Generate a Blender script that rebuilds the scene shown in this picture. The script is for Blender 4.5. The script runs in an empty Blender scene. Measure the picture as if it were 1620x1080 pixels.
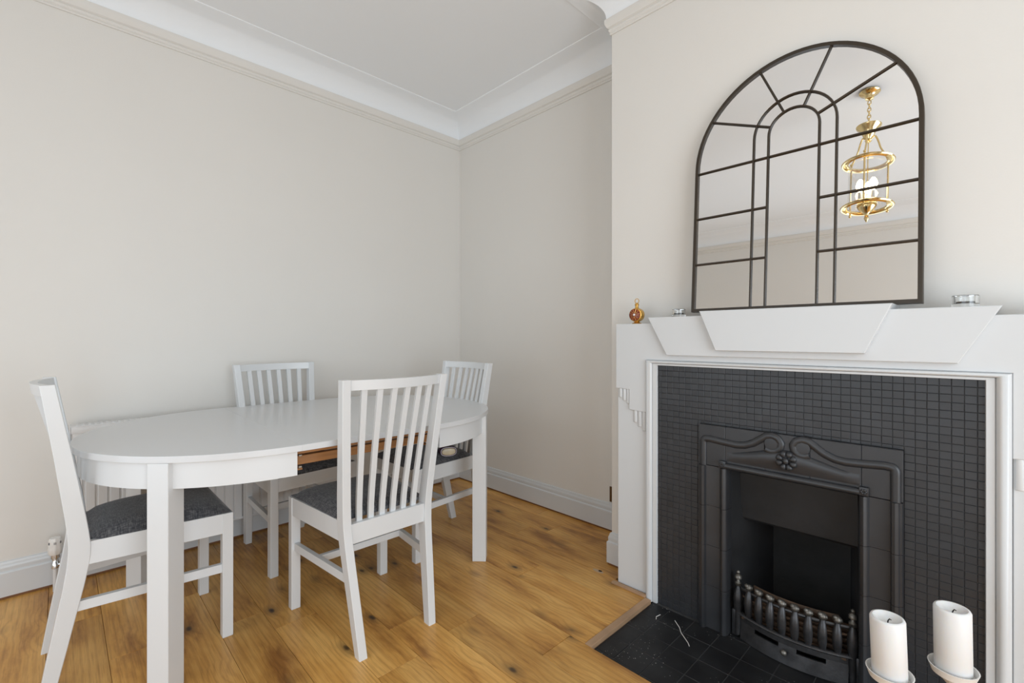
import bpy, bmesh, math, random
from mathutils import Vector, Matrix

random.seed(7)
R = math.radians
scene = bpy.context.scene
COL = scene.collection

# ------------------------------------------------------------------ camera
F_PX, IMG_W, IMG_H = 733.0, 1620.0, 1080.0
cam_data = bpy.data.cameras.new('camera')
cam_data.sensor_fit = 'HORIZONTAL'
cam_data.sensor_width = 36.0
cam_data.lens = 36.0 * F_PX / IMG_W
cam_data.shift_y = -(540.0 - 534.5) / IMG_W
cam_data.clip_start = 0.02
cam = bpy.data.objects.new('camera', cam_data)
COL.objects.link(cam)
cam.location = (3.0, -2.331, 1.136)
cam.rotation_euler = (R(90), 0, R(45.7))
scene.camera = cam

# ------------------------------------------------------------------ world, lights, exposure
world = bpy.data.worlds.new('world')
scene.world = world
world.use_nodes = True
wn = world.node_tree.nodes
wn['Background'].inputs[0].default_value = (0.75, 0.86, 1.0, 1)
wn['Background'].inputs[1].default_value = 1.0

ROOM_X, ROOM_Y, CEIL = 5.0, -3.95, 2.86
WIN_R = (-3.35, -1.05, 0.12, 2.30)      # window in the right wall: y0, y1, z0, z1
WIN_F = (0.55, 3.35, 0.2, 1.85)        # unseen glazing added behind the camera to light from there: x0, x1, z0, z1

def area_light(name, loc, rot, sx, sy, power, col):
    d = bpy.data.lights.new(name, 'AREA')
    d.shape = 'RECTANGLE'; d.size = sx; d.size_y = sy
    d.energy = power; d.color = col
    o = bpy.data.objects.new(name, d); COL.objects.link(o)
    o.location = loc; o.rotation_euler = rot
    return o

area_light('window_daylight', (ROOM_X - 0.02, (WIN_R[0] + WIN_R[1]) / 2, (WIN_R[2] + WIN_R[3]) / 2),
           (0, R(90), 0), WIN_R[3] - WIN_R[2], WIN_R[1] - WIN_R[0], 75, (0.83, 0.92, 1.0))
area_light('added_rear_daylight', ((WIN_F[0] + WIN_F[1]) / 2, ROOM_Y + 0.02, (WIN_F[2] + WIN_F[3]) / 2),
           (R(90), 0, 0), WIN_F[1] - WIN_F[0], WIN_F[3] - WIN_F[2], 25, (0.83, 0.92, 1.0))  # area light for daylight through the added rear glazing
BULB_STRENGTH = 22.0

vs = scene.view_settings
vs.view_transform = 'Standard'
vs.look = 'None'
vs.exposure = 0.17
vs.gamma = 1.0
scene.cycles.caustics_reflective = False
scene.cycles.caustics_refractive = False
scene.cycles.max_bounces = 10
scene.cycles.diffuse_bounces = 5
vs.use_curve_mapping = False

# ------------------------------------------------------------------ materials
def new_mat(name):
    m = bpy.data.materials.new(name); m.use_nodes = True
    nt = m.node_tree
    return m, nt, nt.nodes['Principled BSDF']

def N(nt, kind, **kw):
    n = nt.nodes.new(kind)
    for k, v in kw.items():
        setattr(n, k, v)
    return n

def ramp(nt, stops):
    r = N(nt, 'ShaderNodeValToRGB')
    cr = r.color_ramp
    while len(cr.elements) < len(stops):
        cr.elements.new(0.5)
    for e, (p, c) in zip(cr.elements, stops):
        e.position = p; e.color = (*c, 1)
    return r

def mix(nt, blend='MIX'):
    n = N(nt, 'ShaderNodeMix', data_type='RGBA', blend_type=blend)
    return n

def plain(name, col, rough=0.5, metal=0.0, bump=0.0, bscale=60.0, var=0.0, vscale=3.0, coat=0.0, spec=0.5, bdist=0.002, stretch=None):
    m, nt, b = new_mat(name)
    b.inputs['Base Color'].default_value = (*col, 1)
    b.inputs['Roughness'].default_value = rough
    b.inputs['Metallic'].default_value = metal
    b.inputs['Specular IOR Level'].default_value = spec
    if coat: b.inputs['Coat Weight'].default_value = coat
    tc = N(nt, 'ShaderNodeTexCoord')
    src = tc.outputs['Object']
    if stretch:
        mp = N(nt, 'ShaderNodeMapping'); mp.inputs['Scale'].default_value = stretch
        nt.links.new(src, mp.inputs[0]); src = mp.outputs[0]
    if var:
        no = N(nt, 'ShaderNodeTexNoise'); no.inputs['Scale'].default_value = vscale; no.inputs['Detail'].default_value = 4
        nt.links.new(src, no.inputs['Vector'])
        rp = ramp(nt, [(0.3, tuple(max(0, c * (1 - var)) for c in col)), (0.7, tuple(min(1, c * (1 + var)) for c in col))])
        nt.links.new(no.outputs['Fac'], rp.inputs[0])
        nt.links.new(rp.outputs[0], b.inputs['Base Color'])
    if bump:
        no = N(nt, 'ShaderNodeTexNoise'); no.inputs['Scale'].default_value = bscale; no.inputs['Detail'].default_value = 3
        nt.links.new(src, no.inputs['Vector'])
        bp = N(nt, 'ShaderNodeBump'); bp.inputs['Strength'].default_value = bump; bp.inputs['Distance'].default_value = bdist
        nt.links.new(no.outputs['Fac'], bp.inputs['Height'])
        nt.links.new(bp.outputs[0], b.inputs['Normal'])
    return m

M = {}
M['wall'] = plain('wall_paint', (0.74, 0.715, 0.675), 0.62, bump=0.10, bscale=170, var=0.012, vscale=1.5, spec=0.3)
M['ceiling'] = plain('ceiling_paint', (0.86, 0.88, 0.90), 0.7, bump=0.05, bscale=120, spec=0.3)
M['gloss_white'] = plain('white_gloss_paint', (0.645, 0.66, 0.67), 0.32, bump=0.12, bscale=26, bdist=0.002)
M['furniture_white'] = plain('white_lacquered_wood', (0.70, 0.715, 0.725), 0.32, bump=0.04, bscale=60, stretch=(1, 1, 0.15))
M['table_white'] = plain('white_lacquered_tabletop', (0.66, 0.67, 0.68), 0.28, bump=0.03, bscale=40, stretch=(1, 0.1, 1))
M['radiator_white'] = plain('radiator_enamel', (0.72, 0.72, 0.72), 0.3)
M['pine'] = plain('slide_rail_wood', (0.36, 0.16, 0.05), 0.45, bump=0.1, bscale=40, var=0.25, vscale=9, stretch=(6, 0.4, 6))
M['raw_wood'] = plain('raw_wood_trim', (0.40, 0.25, 0.145), 0.6, bump=0.2, bscale=90, var=0.22, vscale=14, stretch=(1, 0.4, 1))
M['gap_brown'] = plain('brown_gap_strip', (0.20, 0.085, 0.03), 0.55, var=0.2, vscale=10)  # brown that stands in for the dark gap under the skirting
M['brass'] = plain('polished_brass', (0.74, 0.57, 0.29), 0.17, metal=1.0)
M['chrome'] = plain('chrome_fitting', (0.62, 0.62, 0.62), 0.18, metal=1.0)
M['bronze'] = plain('bronze_painted_metal', (0.036, 0.025, 0.015), 0.38, metal=0.2, bump=0.05, bscale=80)
M['iron'] = plain('cast_iron', (0.06, 0.06, 0.063), 0.40, metal=0.65, bump=0.25, bscale=120, var=0.3, vscale=25)
M['iron_worn'] = plain('worn_iron_tip', (0.15, 0.14, 0.125), 0.42, metal=0.75, bump=0.3, bscale=150, var=0.35, vscale=60)
M['rust'] = plain('rusty_iron', (0.085, 0.05, 0.03), 0.7, metal=0.2, bump=0.4, bscale=80, var=0.5, vscale=30)
M['black_tile'] = plain('black_painted_tile', (0.026, 0.027, 0.030), 0.38, bump=0.12, bscale=40, var=0.18, vscale=8)
M['mosaic'] = plain('black_painted_mosaic', (0.025, 0.026, 0.029), 0.42, bump=0.10, bscale=60, var=0.15, vscale=9)
M['black_grout'] = plain('black_grout', (0.028, 0.028, 0.029), 0.6, bump=0.3, bscale=150)
M['hearth_grout'] = plain('grey_hearth_grout', (0.045, 0.045, 0.046), 0.8, bump=0.3, bscale=150)
M['soot'] = plain('sooty_firebox', (0.013, 0.013, 0.014), 0.6, bump=0.3, bscale=40, var=0.5, vscale=6)
M['soot_black'] = plain('sooty_fireback', (0.009, 0.009, 0.009), 0.8, bump=0.4, bscale=50, var=0.6, vscale=7)
M['brass_old'] = plain('antique_brass_plate', (0.15, 0.085, 0.035), 0.4, metal=0.6)
M['dark_plastic'] = plain('dark_insert', (0.03, 0.028, 0.026), 0.5)
M['grey_print'] = plain('grey_print', (0.12, 0.12, 0.14), 0.5)
M['gold'] = plain('gold_filigree', (0.75, 0.45, 0.12), 0.22, metal=1.0, bump=0.5, bscale=300)
M['wick'] = plain('burnt_wick', (0.01, 0.01, 0.01), 0.8)
M['purple'] = plain('purple_vinyl', (0.055, 0.022, 0.055), 0.22, var=0.6, vscale=25)
M['pouch_cream'] = plain('cream_vinyl', (0.55, 0.47, 0.33), 0.35, var=0.2, vscale=18)
M['pouch_rim'] = plain('pale_piping', (0.5, 0.47, 0.52), 0.35)
M['ceramic'] = plain('white_ceramic', (0.80, 0.78, 0.75), 0.3)
M['hole'] = plain('dark_hole', (0.012, 0.008, 0.006), 0.9)
M['filler'] = plain('pale_filler', (0.42, 0.30, 0.19), 0.7)

def mirror_mat():
    m, nt, b = new_mat('mirror_silver')
    b.inputs['Base Color'].default_value = (0.90, 0.905, 0.91, 1)
    b.inputs['Metallic'].default_value = 1; b.inputs['Roughness'].default_value = 0.0
    return m
M['mirror'] = mirror_mat()

def glass_mat(name, col=(1, 1, 1), rough=0.0, ior=1.45):
    m, nt, b = new_mat(name)
    b.inputs['Base Color'].default_value = (*col, 1)
    b.inputs['Transmission Weight'].default_value = 1
    b.inputs['Roughness'].default_value = rough
    b.inputs['IOR'].default_value = ior
    return m
M['glass'] = glass_mat('clear_glass', (0.97, 0.98, 0.98))

def thin_glass():
    m = bpy.data.materials.new('lantern_glass'); m.use_nodes = True
    nt = m.node_tree; nt.nodes.clear()
    out = N(nt, 'ShaderNodeOutputMaterial'); mx = N(nt, 'ShaderNodeMixShader')
    t = N(nt, 'ShaderNodeBsdfTransparent'); g = N(nt, 'ShaderNodeBsdfGlossy')
    t.inputs[0].default_value = (0.97, 0.97, 0.97, 1)
    g.inputs['Roughness'].default_value = 0.03
    mx.inputs[0].default_value = 0.07; nt.links.new(t.outputs[0], mx.inputs[1]); nt.links.new(g.outputs[0], mx.inputs[2])
    nt.links.new(mx.outputs[0], out.inputs[0])
    return m
M['lantern_glass'] = thin_glass()

def wax_mat():
    m, nt, b = new_mat('candle_wax')
    b.inputs['Base Color'].default_value = (0.74, 0.735, 0.725, 1)
    b.inputs['Roughness'].default_value = 0.42
    b.inputs['Subsurface Weight'].default_value = 0.35
    b.inputs['Subsurface Radius'].default_value = (0.02, 0.014, 0.009)
    b.inputs['Subsurface Scale'].default_value = 0.5
    return m
M['wax'] = wax_mat()

def gem_mat():
    m, nt, b = new_mat('red_gem_glass')
    tc = N(nt, 'ShaderNodeTexCoord'); v = N(nt, 'ShaderNodeTexVoronoi'); v.inputs['Scale'].default_value = 160
    nt.links.new(tc.outputs['Object'], v.inputs['Vector'])
    rp = ramp(nt, [(0.0, (0.28, 0.03, 0.01)), (0.45, (0.12, 0.008, 0.006)), (0.75, (0.32, 0.06, 0.02))])
    nt.links.new(v.outputs['Distance'], rp.inputs[0]); nt.links.new(rp.outputs[0], b.inputs['Base Color'])
    b.inputs['Roughness'].default_value = 0.12
    bp = N(nt, 'ShaderNodeBump'); bp.inputs['Strength'].default_value = 0.5; bp.inputs['Distance'].default_value = 0.002
    nt.links.new(v.outputs['Distance'], bp.inputs['Height']); nt.links.new(bp.outputs[0], b.inputs['Normal'])
    return m
M['gem'] = gem_mat()

def bulb_mat():
    m = bpy.data.materials.new('lit_bulb'); m.use_nodes = True
    nt = m.node_tree; nt.nodes.clear()
    out = N(nt, 'ShaderNodeOutputMaterial'); e = N(nt, 'ShaderNodeEmission')
    e.inputs[0].default_value = (1.0, 0.80, 0.50, 1); e.inputs[1].default_value = BULB_STRENGTH
    nt.links.new(e.outputs[0], out.inputs[0])
    return m
M['bulb'] = bulb_mat()

def fabric_mat():
    m, nt, b = new_mat('grey_woven_fabric')
    tc = N(nt, 'ShaderNodeTexCoord')
    facs = []
    for sc in ((45, 420, 45), (420, 45, 45)):
        mp = N(nt, 'ShaderNodeMapping'); mp.inputs['Scale'].default_value = sc
        no = N(nt, 'ShaderNodeTexNoise'); no.inputs['Scale'].default_value = 1.0; no.inputs['Detail'].default_value = 2
        nt.links.new(tc.outputs['Object'], mp.inputs[0]); nt.links.new(mp.outputs[0], no.inputs['Vector'])
        facs.append(no)
    ad = N(nt, 'ShaderNodeMath', operation='ADD')
    nt.links.new(facs[0].outputs['Fac'], ad.inputs[0]); nt.links.new(facs[1].outputs['Fac'], ad.inputs[1])
    hf = N(nt, 'ShaderNodeMath', operation='MULTIPLY'); hf.inputs[1].default_value = 0.5
    nt.links.new(ad.outputs[0], hf.inputs[0])
    rp = ramp(nt, [(0.36, (0.030, 0.031, 0.036)), (0.5, (0.075, 0.075, 0.082)), (0.64, (0.17, 0.168, 0.17))])
    nt.links.new(hf.outputs[0], rp.inputs[0]); nt.links.new(rp.outputs[0], b.inputs['Base Color'])
    b.inputs['Roughness'].default_value = 0.85
    b.inputs['Sheen Weight'].default_value = 0.25
    b.inputs['Specular IOR Level'].default_value = 0.25
    bp = N(nt, 'ShaderNodeBump'); bp.inputs['Strength'].default_value = 0.4; bp.inputs['Distance'].default_value = 0.001
    nt.links.new(hf.outputs[0], bp.inputs['Height']); nt.links.new(bp.outputs[0], b.inputs['Normal'])
    return m
M['fabric'] = fabric_mat()

def oak_mat():
    m, nt, b = new_mat('oiled_oak_board')
    L = nt.links.new
    tc = N(nt, 'ShaderNodeTexCoord'); oi = N(nt, 'ShaderNodeObjectInfo')
    off = N(nt, 'ShaderNodeVectorMath', operation='SCALE'); off.inputs[0].default_value = (37.0, 53.0, 11.0)
    L(oi.outputs['Random'], off.inputs['Scale'])
    co = N(nt, 'ShaderNodeVectorMath', operation='ADD')
    L(tc.outputs['Object'], co.inputs[0]); L(off.outputs[0], co.inputs[1])
    def mapped(scale):
        mp = N(nt, 'ShaderNodeMapping'); mp.inputs['Scale'].default_value = scale
        L(co.outputs[0], mp.inputs[0]); return mp.outputs[0]
    # slow colour drift along the board
    n1 = N(nt, 'ShaderNodeTexNoise'); n1.inputs['Scale'].default_value = 1; n1.inputs['Detail'].default_value = 5; n1.inputs['Roughness'].default_value = 0.6
    L(mapped((2.0, 8.0, 1)), n1.inputs['Vector'])
    # cathedral grain: distorted bands
    wv = N(nt, 'ShaderNodeTexWave', wave_type='BANDS', bands_direction='Y'); wv.inputs['Scale'].default_value = 1.0
    wv.inputs['Distortion'].default_value = 5.0; wv.inputs['Detail'].default_value = 2.0; wv.inputs['Detail Scale'].default_value = 0.7
    wvec = mapped((1.0, 15.0, 1))
    # fine pores
    n2 = N(nt, 'ShaderNodeTexNoise'); n2.inputs['Scale'].default_value = 1; n2.inputs['Detail'].default_value = 3
    L(mapped((9, 260, 9)), n2.inputs['Vector'])
    # knots
    vo = N(nt, 'ShaderNodeTexVoronoi'); vo.inputs['Scale'].default_value = 1; vo.inputs['Randomness'].default_value = 1
    nd = N(nt, 'ShaderNodeTexNoise'); nd.inputs['Scale'].default_value = 14; nd.inputs['Detail'].default_value = 3
    L(co.outputs[0], nd.inputs['Vector'])
    kd = N(nt, 'ShaderNodeVectorMath', operation='SCALE'); kd.inputs['Scale'].default_value = 0.13
    L(nd.outputs['Color'], kd.inputs[0])
    ka = N(nt, 'ShaderNodeVectorMath', operation='ADD')
    L(mapped((4.6, 9.5, 0.001)), ka.inputs[0]); L(kd.outputs[0], ka.inputs[1])
    L(ka.outputs[0], vo.inputs['Vector'])
    kn = ramp(nt, [(0.03, (1, 1, 1)), (0.07, (0.85, 0.85, 0.85)), (0.11, (0.42, 0.42, 0.42)), (0.30, (0, 0, 0))])
    L(vo.outputs['Distance'], kn.inputs[0])
    swell = ramp(nt, [(0.0, (1, 1, 1)), (0.45, (0, 0, 0))]); L(vo.outputs['Distance'], swell.inputs[0])
    sv = N(nt, 'ShaderNodeVectorMath', operation='MULTIPLY'); L(swell.outputs[0], sv.inputs[0]); sv.inputs[1].default_value = (0, 0.5, 0)
    sa_ = N(nt, 'ShaderNodeVectorMath', operation='ADD'); L(wvec, sa_.inputs[0]); L(sv.outputs[0], sa_.inputs[1]); L(sa_.outputs[0], wv.inputs['Vector'])
    gate = N(nt, 'ShaderNodeSeparateColor'); L(vo.outputs['Color'], gate.inputs[0])
    gt = N(nt, 'ShaderNodeMath', operation='GREATER_THAN'); gt.inputs[1].default_value = 0.56
    L(gate.outputs[0], gt.inputs[0])
    kf = N(nt, 'ShaderNodeMath', operation='MULTIPLY'); L(kn.outputs[0], kf.inputs[0]); L(gt.outputs[0], kf.inputs[1])
    base = ramp(nt, [(0.33, (0.33, 0.138, 0.027)), (0.46, (0.585, 0.295, 0.070)), (0.70, (0.77, 0.445, 0.135))])
    L(n1.outputs['Fac'], base.inputs[0])
    # board to board tone
    hsv = N(nt, 'ShaderNodeHueSaturation')
    mr = N(nt, 'ShaderNodeMapRange'); mr.inputs['To Min'].default_value = 0.86; mr.inputs['To Max'].default_value = 1.18
    L(oi.outputs['Random'], mr.inputs['Value']); L(mr.outputs[0], hsv.inputs['Value'])
    L(base.outputs[0], hsv.inputs['Color'])
    g1 = mix(nt, 'MULTIPLY'); g1.inputs['Factor'].default_value = 0.30
    gr = ramp(nt, [(0.0, (0.55, 0.47, 0.38)), (0.45, (1, 1, 1))]); L(wv.outputs['Fac'], gr.inputs[0])
    L(hsv.outputs[0], g1.inputs[6]); L(gr.outputs[0], g1.inputs[7])
    g2 = mix(nt, 'MULTIPLY'); g2.inputs['Factor'].default_value = 0.35
    pr = ramp(nt, [(0.33, (0.5, 0.42, 0.35)), (0.5, (1, 1, 1))]); L(n2.outputs['Fac'], pr.inputs[0])
    L(g1.outputs[2], g2.inputs[6]); L(pr.outputs[0], g2.inputs[7])
    g3 = mix(nt, 'MIX'); L(kf.outputs[0], g3.inputs['Factor']); L(g2.outputs[2], g3.inputs[6])
    g3.inputs[7].default_value = (0.045, 0.024, 0.012, 1)
    L(g3.outputs[2], b.inputs['Base Color'])
    b.inputs['Roughness'].default_value = 0.36
    b.inputs['Specular IOR Level'].default_value = 0.45
    bp = N(nt, 'ShaderNodeBump'); bp.inputs['Strength'].default_value = 0.10; bp.inputs['Distance'].default_value = 0.001
    L(n2.outputs['Fac'], bp.inputs['Height']); L(bp.outputs[0], b.inputs['Normal'])
    return m
M['oak'] = oak_mat()

def hearth_mat():
    m, nt, b = new_mat('black_hearth_tile')
    L = nt.links.new
    tc = N(nt, 'ShaderNodeTexCoord'); gp = N(nt, 'ShaderNodeNewGeometry')
    n1 = N(nt, 'ShaderNodeTexNoise'); n1.inputs['Scale'].default_value = 9; n1.inputs['Detail'].default_value = 5
    L(gp.outputs['Position'], n1.inputs['Vector'])
    base = ramp(nt, [(0.35, (0.007, 0.007, 0.008)), (0.7, (0.018, 0.018, 0.019))]); L(n1.outputs['Fac'], base.inputs[0])
    vo = N(nt, 'ShaderNodeTexVoronoi'); vo.inputs['Scale'].default_value = 75; L(gp.outputs['Position'], vo.inputs['Vector'])
    sp = ramp(nt, [(0.10, (1, 1, 1)), (0.16, (0, 0, 0))]); L(vo.outputs['Distance'], sp.inputs[0])
    n2 = N(nt, 'ShaderNodeTexNoise'); n2.inputs['Scale'].default_value = 5.5; L(gp.outputs['Position'], n2.inputs['Vector'])
    cl = ramp(nt, [(0.52, (0, 0, 0)), (0.66, (1, 1, 1))]); L(n2.outputs['Fac'], cl.inputs[0])
    f = N(nt, 'ShaderNodeMath', operation='MULTIPLY'); L(sp.outputs[0], f.inputs[0]); L(cl.outputs[0], f.inputs[1])
    g = mix(nt); L(f.outputs[0], g.inputs['Factor']); L(base.outputs[0], g.inputs[6]); g.inputs[7].default_value = (0.45, 0.43, 0.40, 1)
    L(g.outputs[2], b.inputs['Base Color']); b.inputs['Roughness'].default_value = 0.5; b.inputs['Specular IOR Level'].default_value = 0.3
    bp = N(nt, 'ShaderNodeBump'); bp.inputs['Strength'].default_value = 0.2; bp.inputs['Distance'].default_value = 0.002
    L(n1.outputs['Fac'], bp.inputs['Height']); L(bp.outputs[0], b.inputs['Normal'])
    return m
M['hearth'] = hearth_mat()

# ------------------------------------------------------------------ mesh helpers
class MB:
    """collects shapes in one bmesh and links them as one object"""
    def __init__(self):
        self.bm = bmesh.new()
    def box(self, x0, x1, y0, y1, z0, z1, bev=0.0, seg=1, mat=None):
        vs_ = [self.bm.verts.new(p) for p in ((x0, y0, z0), (x1, y0, z0), (x1, y1, z0), (x0, y1, z0), (x0, y0, z1), (x1, y0, z1), (x1, y1, z1), (x0, y1, z1))]
        fs = [self.bm.faces.new([vs_[i] for i in q]) for q in ((3, 2, 1, 0), (4, 5, 6, 7), (0, 1, 5, 4), (1, 2, 6, 5), (2, 3, 7, 6), (3, 0, 4, 7))]
        if mat is not None:
            for v in vs_: v.co = mat @ v.co
        if bev:
            es = list({e for f in fs for e in f.edges})
            bmesh.ops.bevel(self.bm, geom=es, offset=bev, segments=seg, affect='EDGES', profile=0.5)
        return self
    def prism(self, poly, axis, a0, a1, bev=0.0, seg=1):
        """poly: 2D points; axis 'x','y','z' extruded between a0 and a1"""
        def pt(p, a):
            return {'x': (a, p[0], p[1]), 'y': (p[0], a, p[1]), 'z': (p[0], p[1], a)}[axis]
        n = len(poly)
        va = [self.bm.verts.new(pt(p, a0)) for p in poly]
        vb = [self.bm.verts.new(pt(p, a1)) for p in poly]
        fs = [self.bm.faces.new(va), self.bm.faces.new(vb)]
        for i in range(n):
            j = (i + 1) % n
            fs.append(self.bm.faces.new([va[i], va[j], vb[j], vb[i]]))
        bmesh.ops.recalc_face_normals(self.bm, faces=fs)
        if bev:
            es = list({e for f in fs[:2] for e in f.edges})
            bmesh.ops.bevel(self.bm, geom=es, offset=bev, segments=seg, affect='EDGES', profile=0.5)
        return self
    def loft(self, rings, closed=False, cap=True):
        """rings: list of lists of 3D points with equal count"""
        vr = [[self.bm.verts.new(p) for p in r] for r in rings]
        n = len(vr[0]); fs = []
        m = len(vr)
        for i in range(m if closed else m - 1):
            a, b = vr[i], vr[(i + 1) % m]
            for k in range(n):
                l = (k + 1) % n
                fs.append(self.bm.faces.new([a[k], a[l], b[l], b[k]]))
        if cap and not closed:
            fs.append(self.bm.faces.new(vr[0])); fs.append(self.bm.faces.new(vr[-1]))
        bmesh.ops.recalc_face_normals(self.bm, faces=fs)
        return self
    def lathe(self, prof, cx=0, cy=0, cz=0, seg=24, axis='z'):
        rings = []
        for r, h in prof:
            ring = []
            for k in range(seg):
                t = 2 * math.pi * k / seg
                a, b_ = max(r, 1e-5) * math.cos(t), max(r, 1e-5) * math.sin(t)
                ring.append((cx + a, cy + b_, cz + h) if axis == 'z' else ((cx + a, cy + h, cz + b_) if axis == 'y' else (cx + h, cy + a, cz + b_)))
            rings.append(ring)
        return self.loft(rings)
    def tube(self, pts, rad, seg=8, closed=False, flat=None):
        pts = [Vector(p) for p in pts]; n = len(pts); rings = []
        up = Vector((0, 0, 1))
        prev = None
        for i, p in enumerate(pts):
            if closed: t = (pts[(i + 1) % n] - pts[i - 1])
            else: t = pts[min(i + 1, n - 1)] - pts[max(i - 1, 0)]
            t.normalize()
            ref = prev if prev is not None else (up if abs(t.z) < 0.9 else Vector((1, 0, 0)))
            a = (ref - t * ref.dot(t)); a.normalize(); prev = a
            b_ = t.cross(a)
            r = rad[i] if isinstance(rad, (list, tuple)) else rad
            fl = flat or (1, 1)
            rings.append([tuple(p + a * (r * fl[0] * math.cos(2 * math.pi * k / seg)) + b_ * (r * fl[1] * math.sin(2 * math.pi * k / seg))) for k in range(seg)])
        return self.loft(rings, closed=closed)
    def sphere(self, c, r, seg=14, sc=(1, 1, 1)):
        prof = [(math.sin(math.pi * i / 8) * r, -math.cos(math.pi * i / 8) * r) for i in range(9)]
        rings = [[(c[0] + rr * math.cos(2 * math.pi * k / seg) * sc[0], c[1] + rr * math.sin(2 * math.pi * k / seg) * sc[1], c[2] + h * sc[2]) for k in range(seg)] for rr, h in [(max(a, 1e-5), b_) for a, b_ in prof]]
        return self.loft(rings)
    def build(self, name, mat, parent=None, loc=None, smooth=35):
        me = bpy.data.meshes.new(name)
        bmesh.ops.recalc_face_normals(self.bm, faces=self.bm.faces)
        self.bm.to_mesh(me); self.bm.free()
        me.materials.append(M[mat] if isinstance(mat, str) else mat)
        if smooth:
            me.polygons.foreach_set('use_smooth', [True] * len(me.polygons))
            me.set_sharp_from_angle(angle=R(smooth))
        o = bpy.data.objects.new(name, me); COL.objects.link(o)
        if loc: o.location = loc
        if parent is not None: o.parent = parent
        return o

def empty(name, loc=(0, 0, 0), rz=0.0):
    o = bpy.data.objects.new(name, None); COL.objects.link(o)
    o.location = loc; o.rotation_euler = (0, 0, rz); o.empty_display_size = 0.1
    return o
def tag(o, label, cat, group=None):
    o['label'] = label; o['category'] = cat
    if group: o['group'] = group
    return o
def struct(o, label=None):
    o['kind'] = 'structure'
    if label: o['label'] = label
    return o
def dup_tree(src, loc, rz):
    c = src.copy(); COL.objects.link(c); c.location = loc; c.rotation_euler = (0, 0, rz)
    def kids(a, b):
        for ch in list(a.children):
            if ch is b: continue
            k = ch.copy(); COL.objects.link(k); k.parent = b; k.matrix_parent_inverse = ch.matrix_parent_inverse.copy()
            kids(ch, k)
    kids(src, c)
    return c

# ------------------------------------------------------------------ room shell
BX0, BX1, BY = 1.684, 3.320, -0.345      # chimney breast
T = 0.15
b = MB(); b.box(-T, 0, ROOM_Y - T, T, -0.12, CEIL + 0.1)
struct(b.build('wall_left', 'wall', smooth=0), 'plain warm off-white wall behind the dining table')
b = MB(); b.box(0, ROOM_X, 0, T, -0.12, CEIL + 0.1)
struct(b.build('wall_back', 'wall', smooth=0), 'shaded off-white alcove wall left of the chimney breast')
b = MB()
FX0, FX1, FZ = 2.25, 2.765, 0.72
b.box(BX0, FX0, BY, 0, -0.05, CEIL); b.box(FX1, BX1, BY, 0, -0.05, CEIL); b.box(FX0, FX1, BY, 0, FZ, CEIL)
struct(b.build('wall_chimney_breast', 'wall', smooth=0), 'off-white chimney breast wall above the mantelpiece')
y0, y1, z0, z1 = WIN_R
b = MB()
b.box(ROOM_X, ROOM_X + T, ROOM_Y, y0, -0.12, CEIL + 0.1); b.box(ROOM_X, ROOM_X + T, y1, 0, -0.12, CEIL + 0.1)
b.box(ROOM_X, ROOM_X + T, y0, y1, -0.12, z0); b.box(ROOM_X, ROOM_X + T, y0, y1, z1, CEIL + 0.1)
struct(b.build('wall_right', 'wall', smooth=0))
x0, x1, z0, z1 = WIN_F
b = MB()
b.box(0, x0, ROOM_Y - T, ROOM_Y, -0.12, CEIL + 0.1); b.box(x1, ROOM_X + T, ROOM_Y - T, ROOM_Y, -0.12, CEIL + 0.1)
b.box(x0, x1, ROOM_Y - T, ROOM_Y, -0.12, z0); b.box(x0, x1, ROOM_Y - T, ROOM_Y, z1, CEIL + 0.1)
struct(b.build('wall_front', 'wall', smooth=0), 'off-white wall seen only in the mirror')
b = MB(); b.box(0, ROOM_X, ROOM_Y, 0, CEIL, CEIL + 0.1)
struct(b.build('ceiling', 'ceiling', smooth=0), 'flat white ceiling')

# windows out of view: frame bars and panes
y0, y1, z0, z1 = WIN_R
b = MB()
w = 0.06
for yy in (y0, (2 * y0 + y1) / 3 - w / 2, (y0 + 2 * y1) / 3 - w / 2, y1 - w): b.box(ROOM_X + 0.05, ROOM_X + 0.11, yy, yy + w, z0, z1)
for zz in (z0, z0 + 1.05, z1 - w): b.box(ROOM_X + 0.052, ROOM_X + 0.108, y0, y1, zz, zz + w)
win = struct(b.build('window_1', 'gloss_white', smooth=0))
b = MB(); b.box(ROOM_X + 0.078, ROOM_X + 0.082, y0 + 0.01, y1 - 0.01, z0 + 0.01, z1 - 0.01); b.build('pane', 'glass', win, smooth=0)
x0, x1, z0, z1 = WIN_F
b = MB()
for k in range(5):
    xx = x0 + (x1 - x0 - w) * k / 4; b.box(xx, xx + w, ROOM_Y - 0.11, ROOM_Y - 0.05, z0, z1)
for zz in (z0, z1 - w): b.box(x0, x1, ROOM_Y - 0.108, ROOM_Y - 0.052, zz, zz + w)
win = struct(b.build('window_2', 'gloss_white', smooth=0))
b = MB(); b.box(x0 + 0.01, x1 - 0.01, ROOM_Y - 0.082, ROOM_Y - 0.078, z0 + 0.01, z1 - 0.01); b.build('pane', 'glass', win, smooth=0)

# swept mouldings ---------------------------------------------------
def sweep(b, path, profile, closed):
    """profile: (offset into room, z); the room lies to the RIGHT of the walking direction"""
    n = len(path)
    def nrm(i, j):
        d = Vector((path[j][0] - path[i][0], path[j][1] - path[i][1])); d.normalize()
        return Vector((d.y, -d.x))
    rings = []
    for i in range(n):
        ns = []
        if closed or i > 0: ns.append(nrm((i - 1) % n, i))
        if closed or i < n - 1: ns.append(nrm(i, (i + 1) % n))
        if len(ns) == 2:
            s = ns[0] + ns[1]; mvec = s / (1 + ns[0].dot(ns[1]))
        else: mvec = ns[0]
        rings.append([(path[i][0] + mvec.x * o, path[i][1] + mvec.y * o, z) for o, z in profile])
    b.loft(rings, closed=closed)

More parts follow.
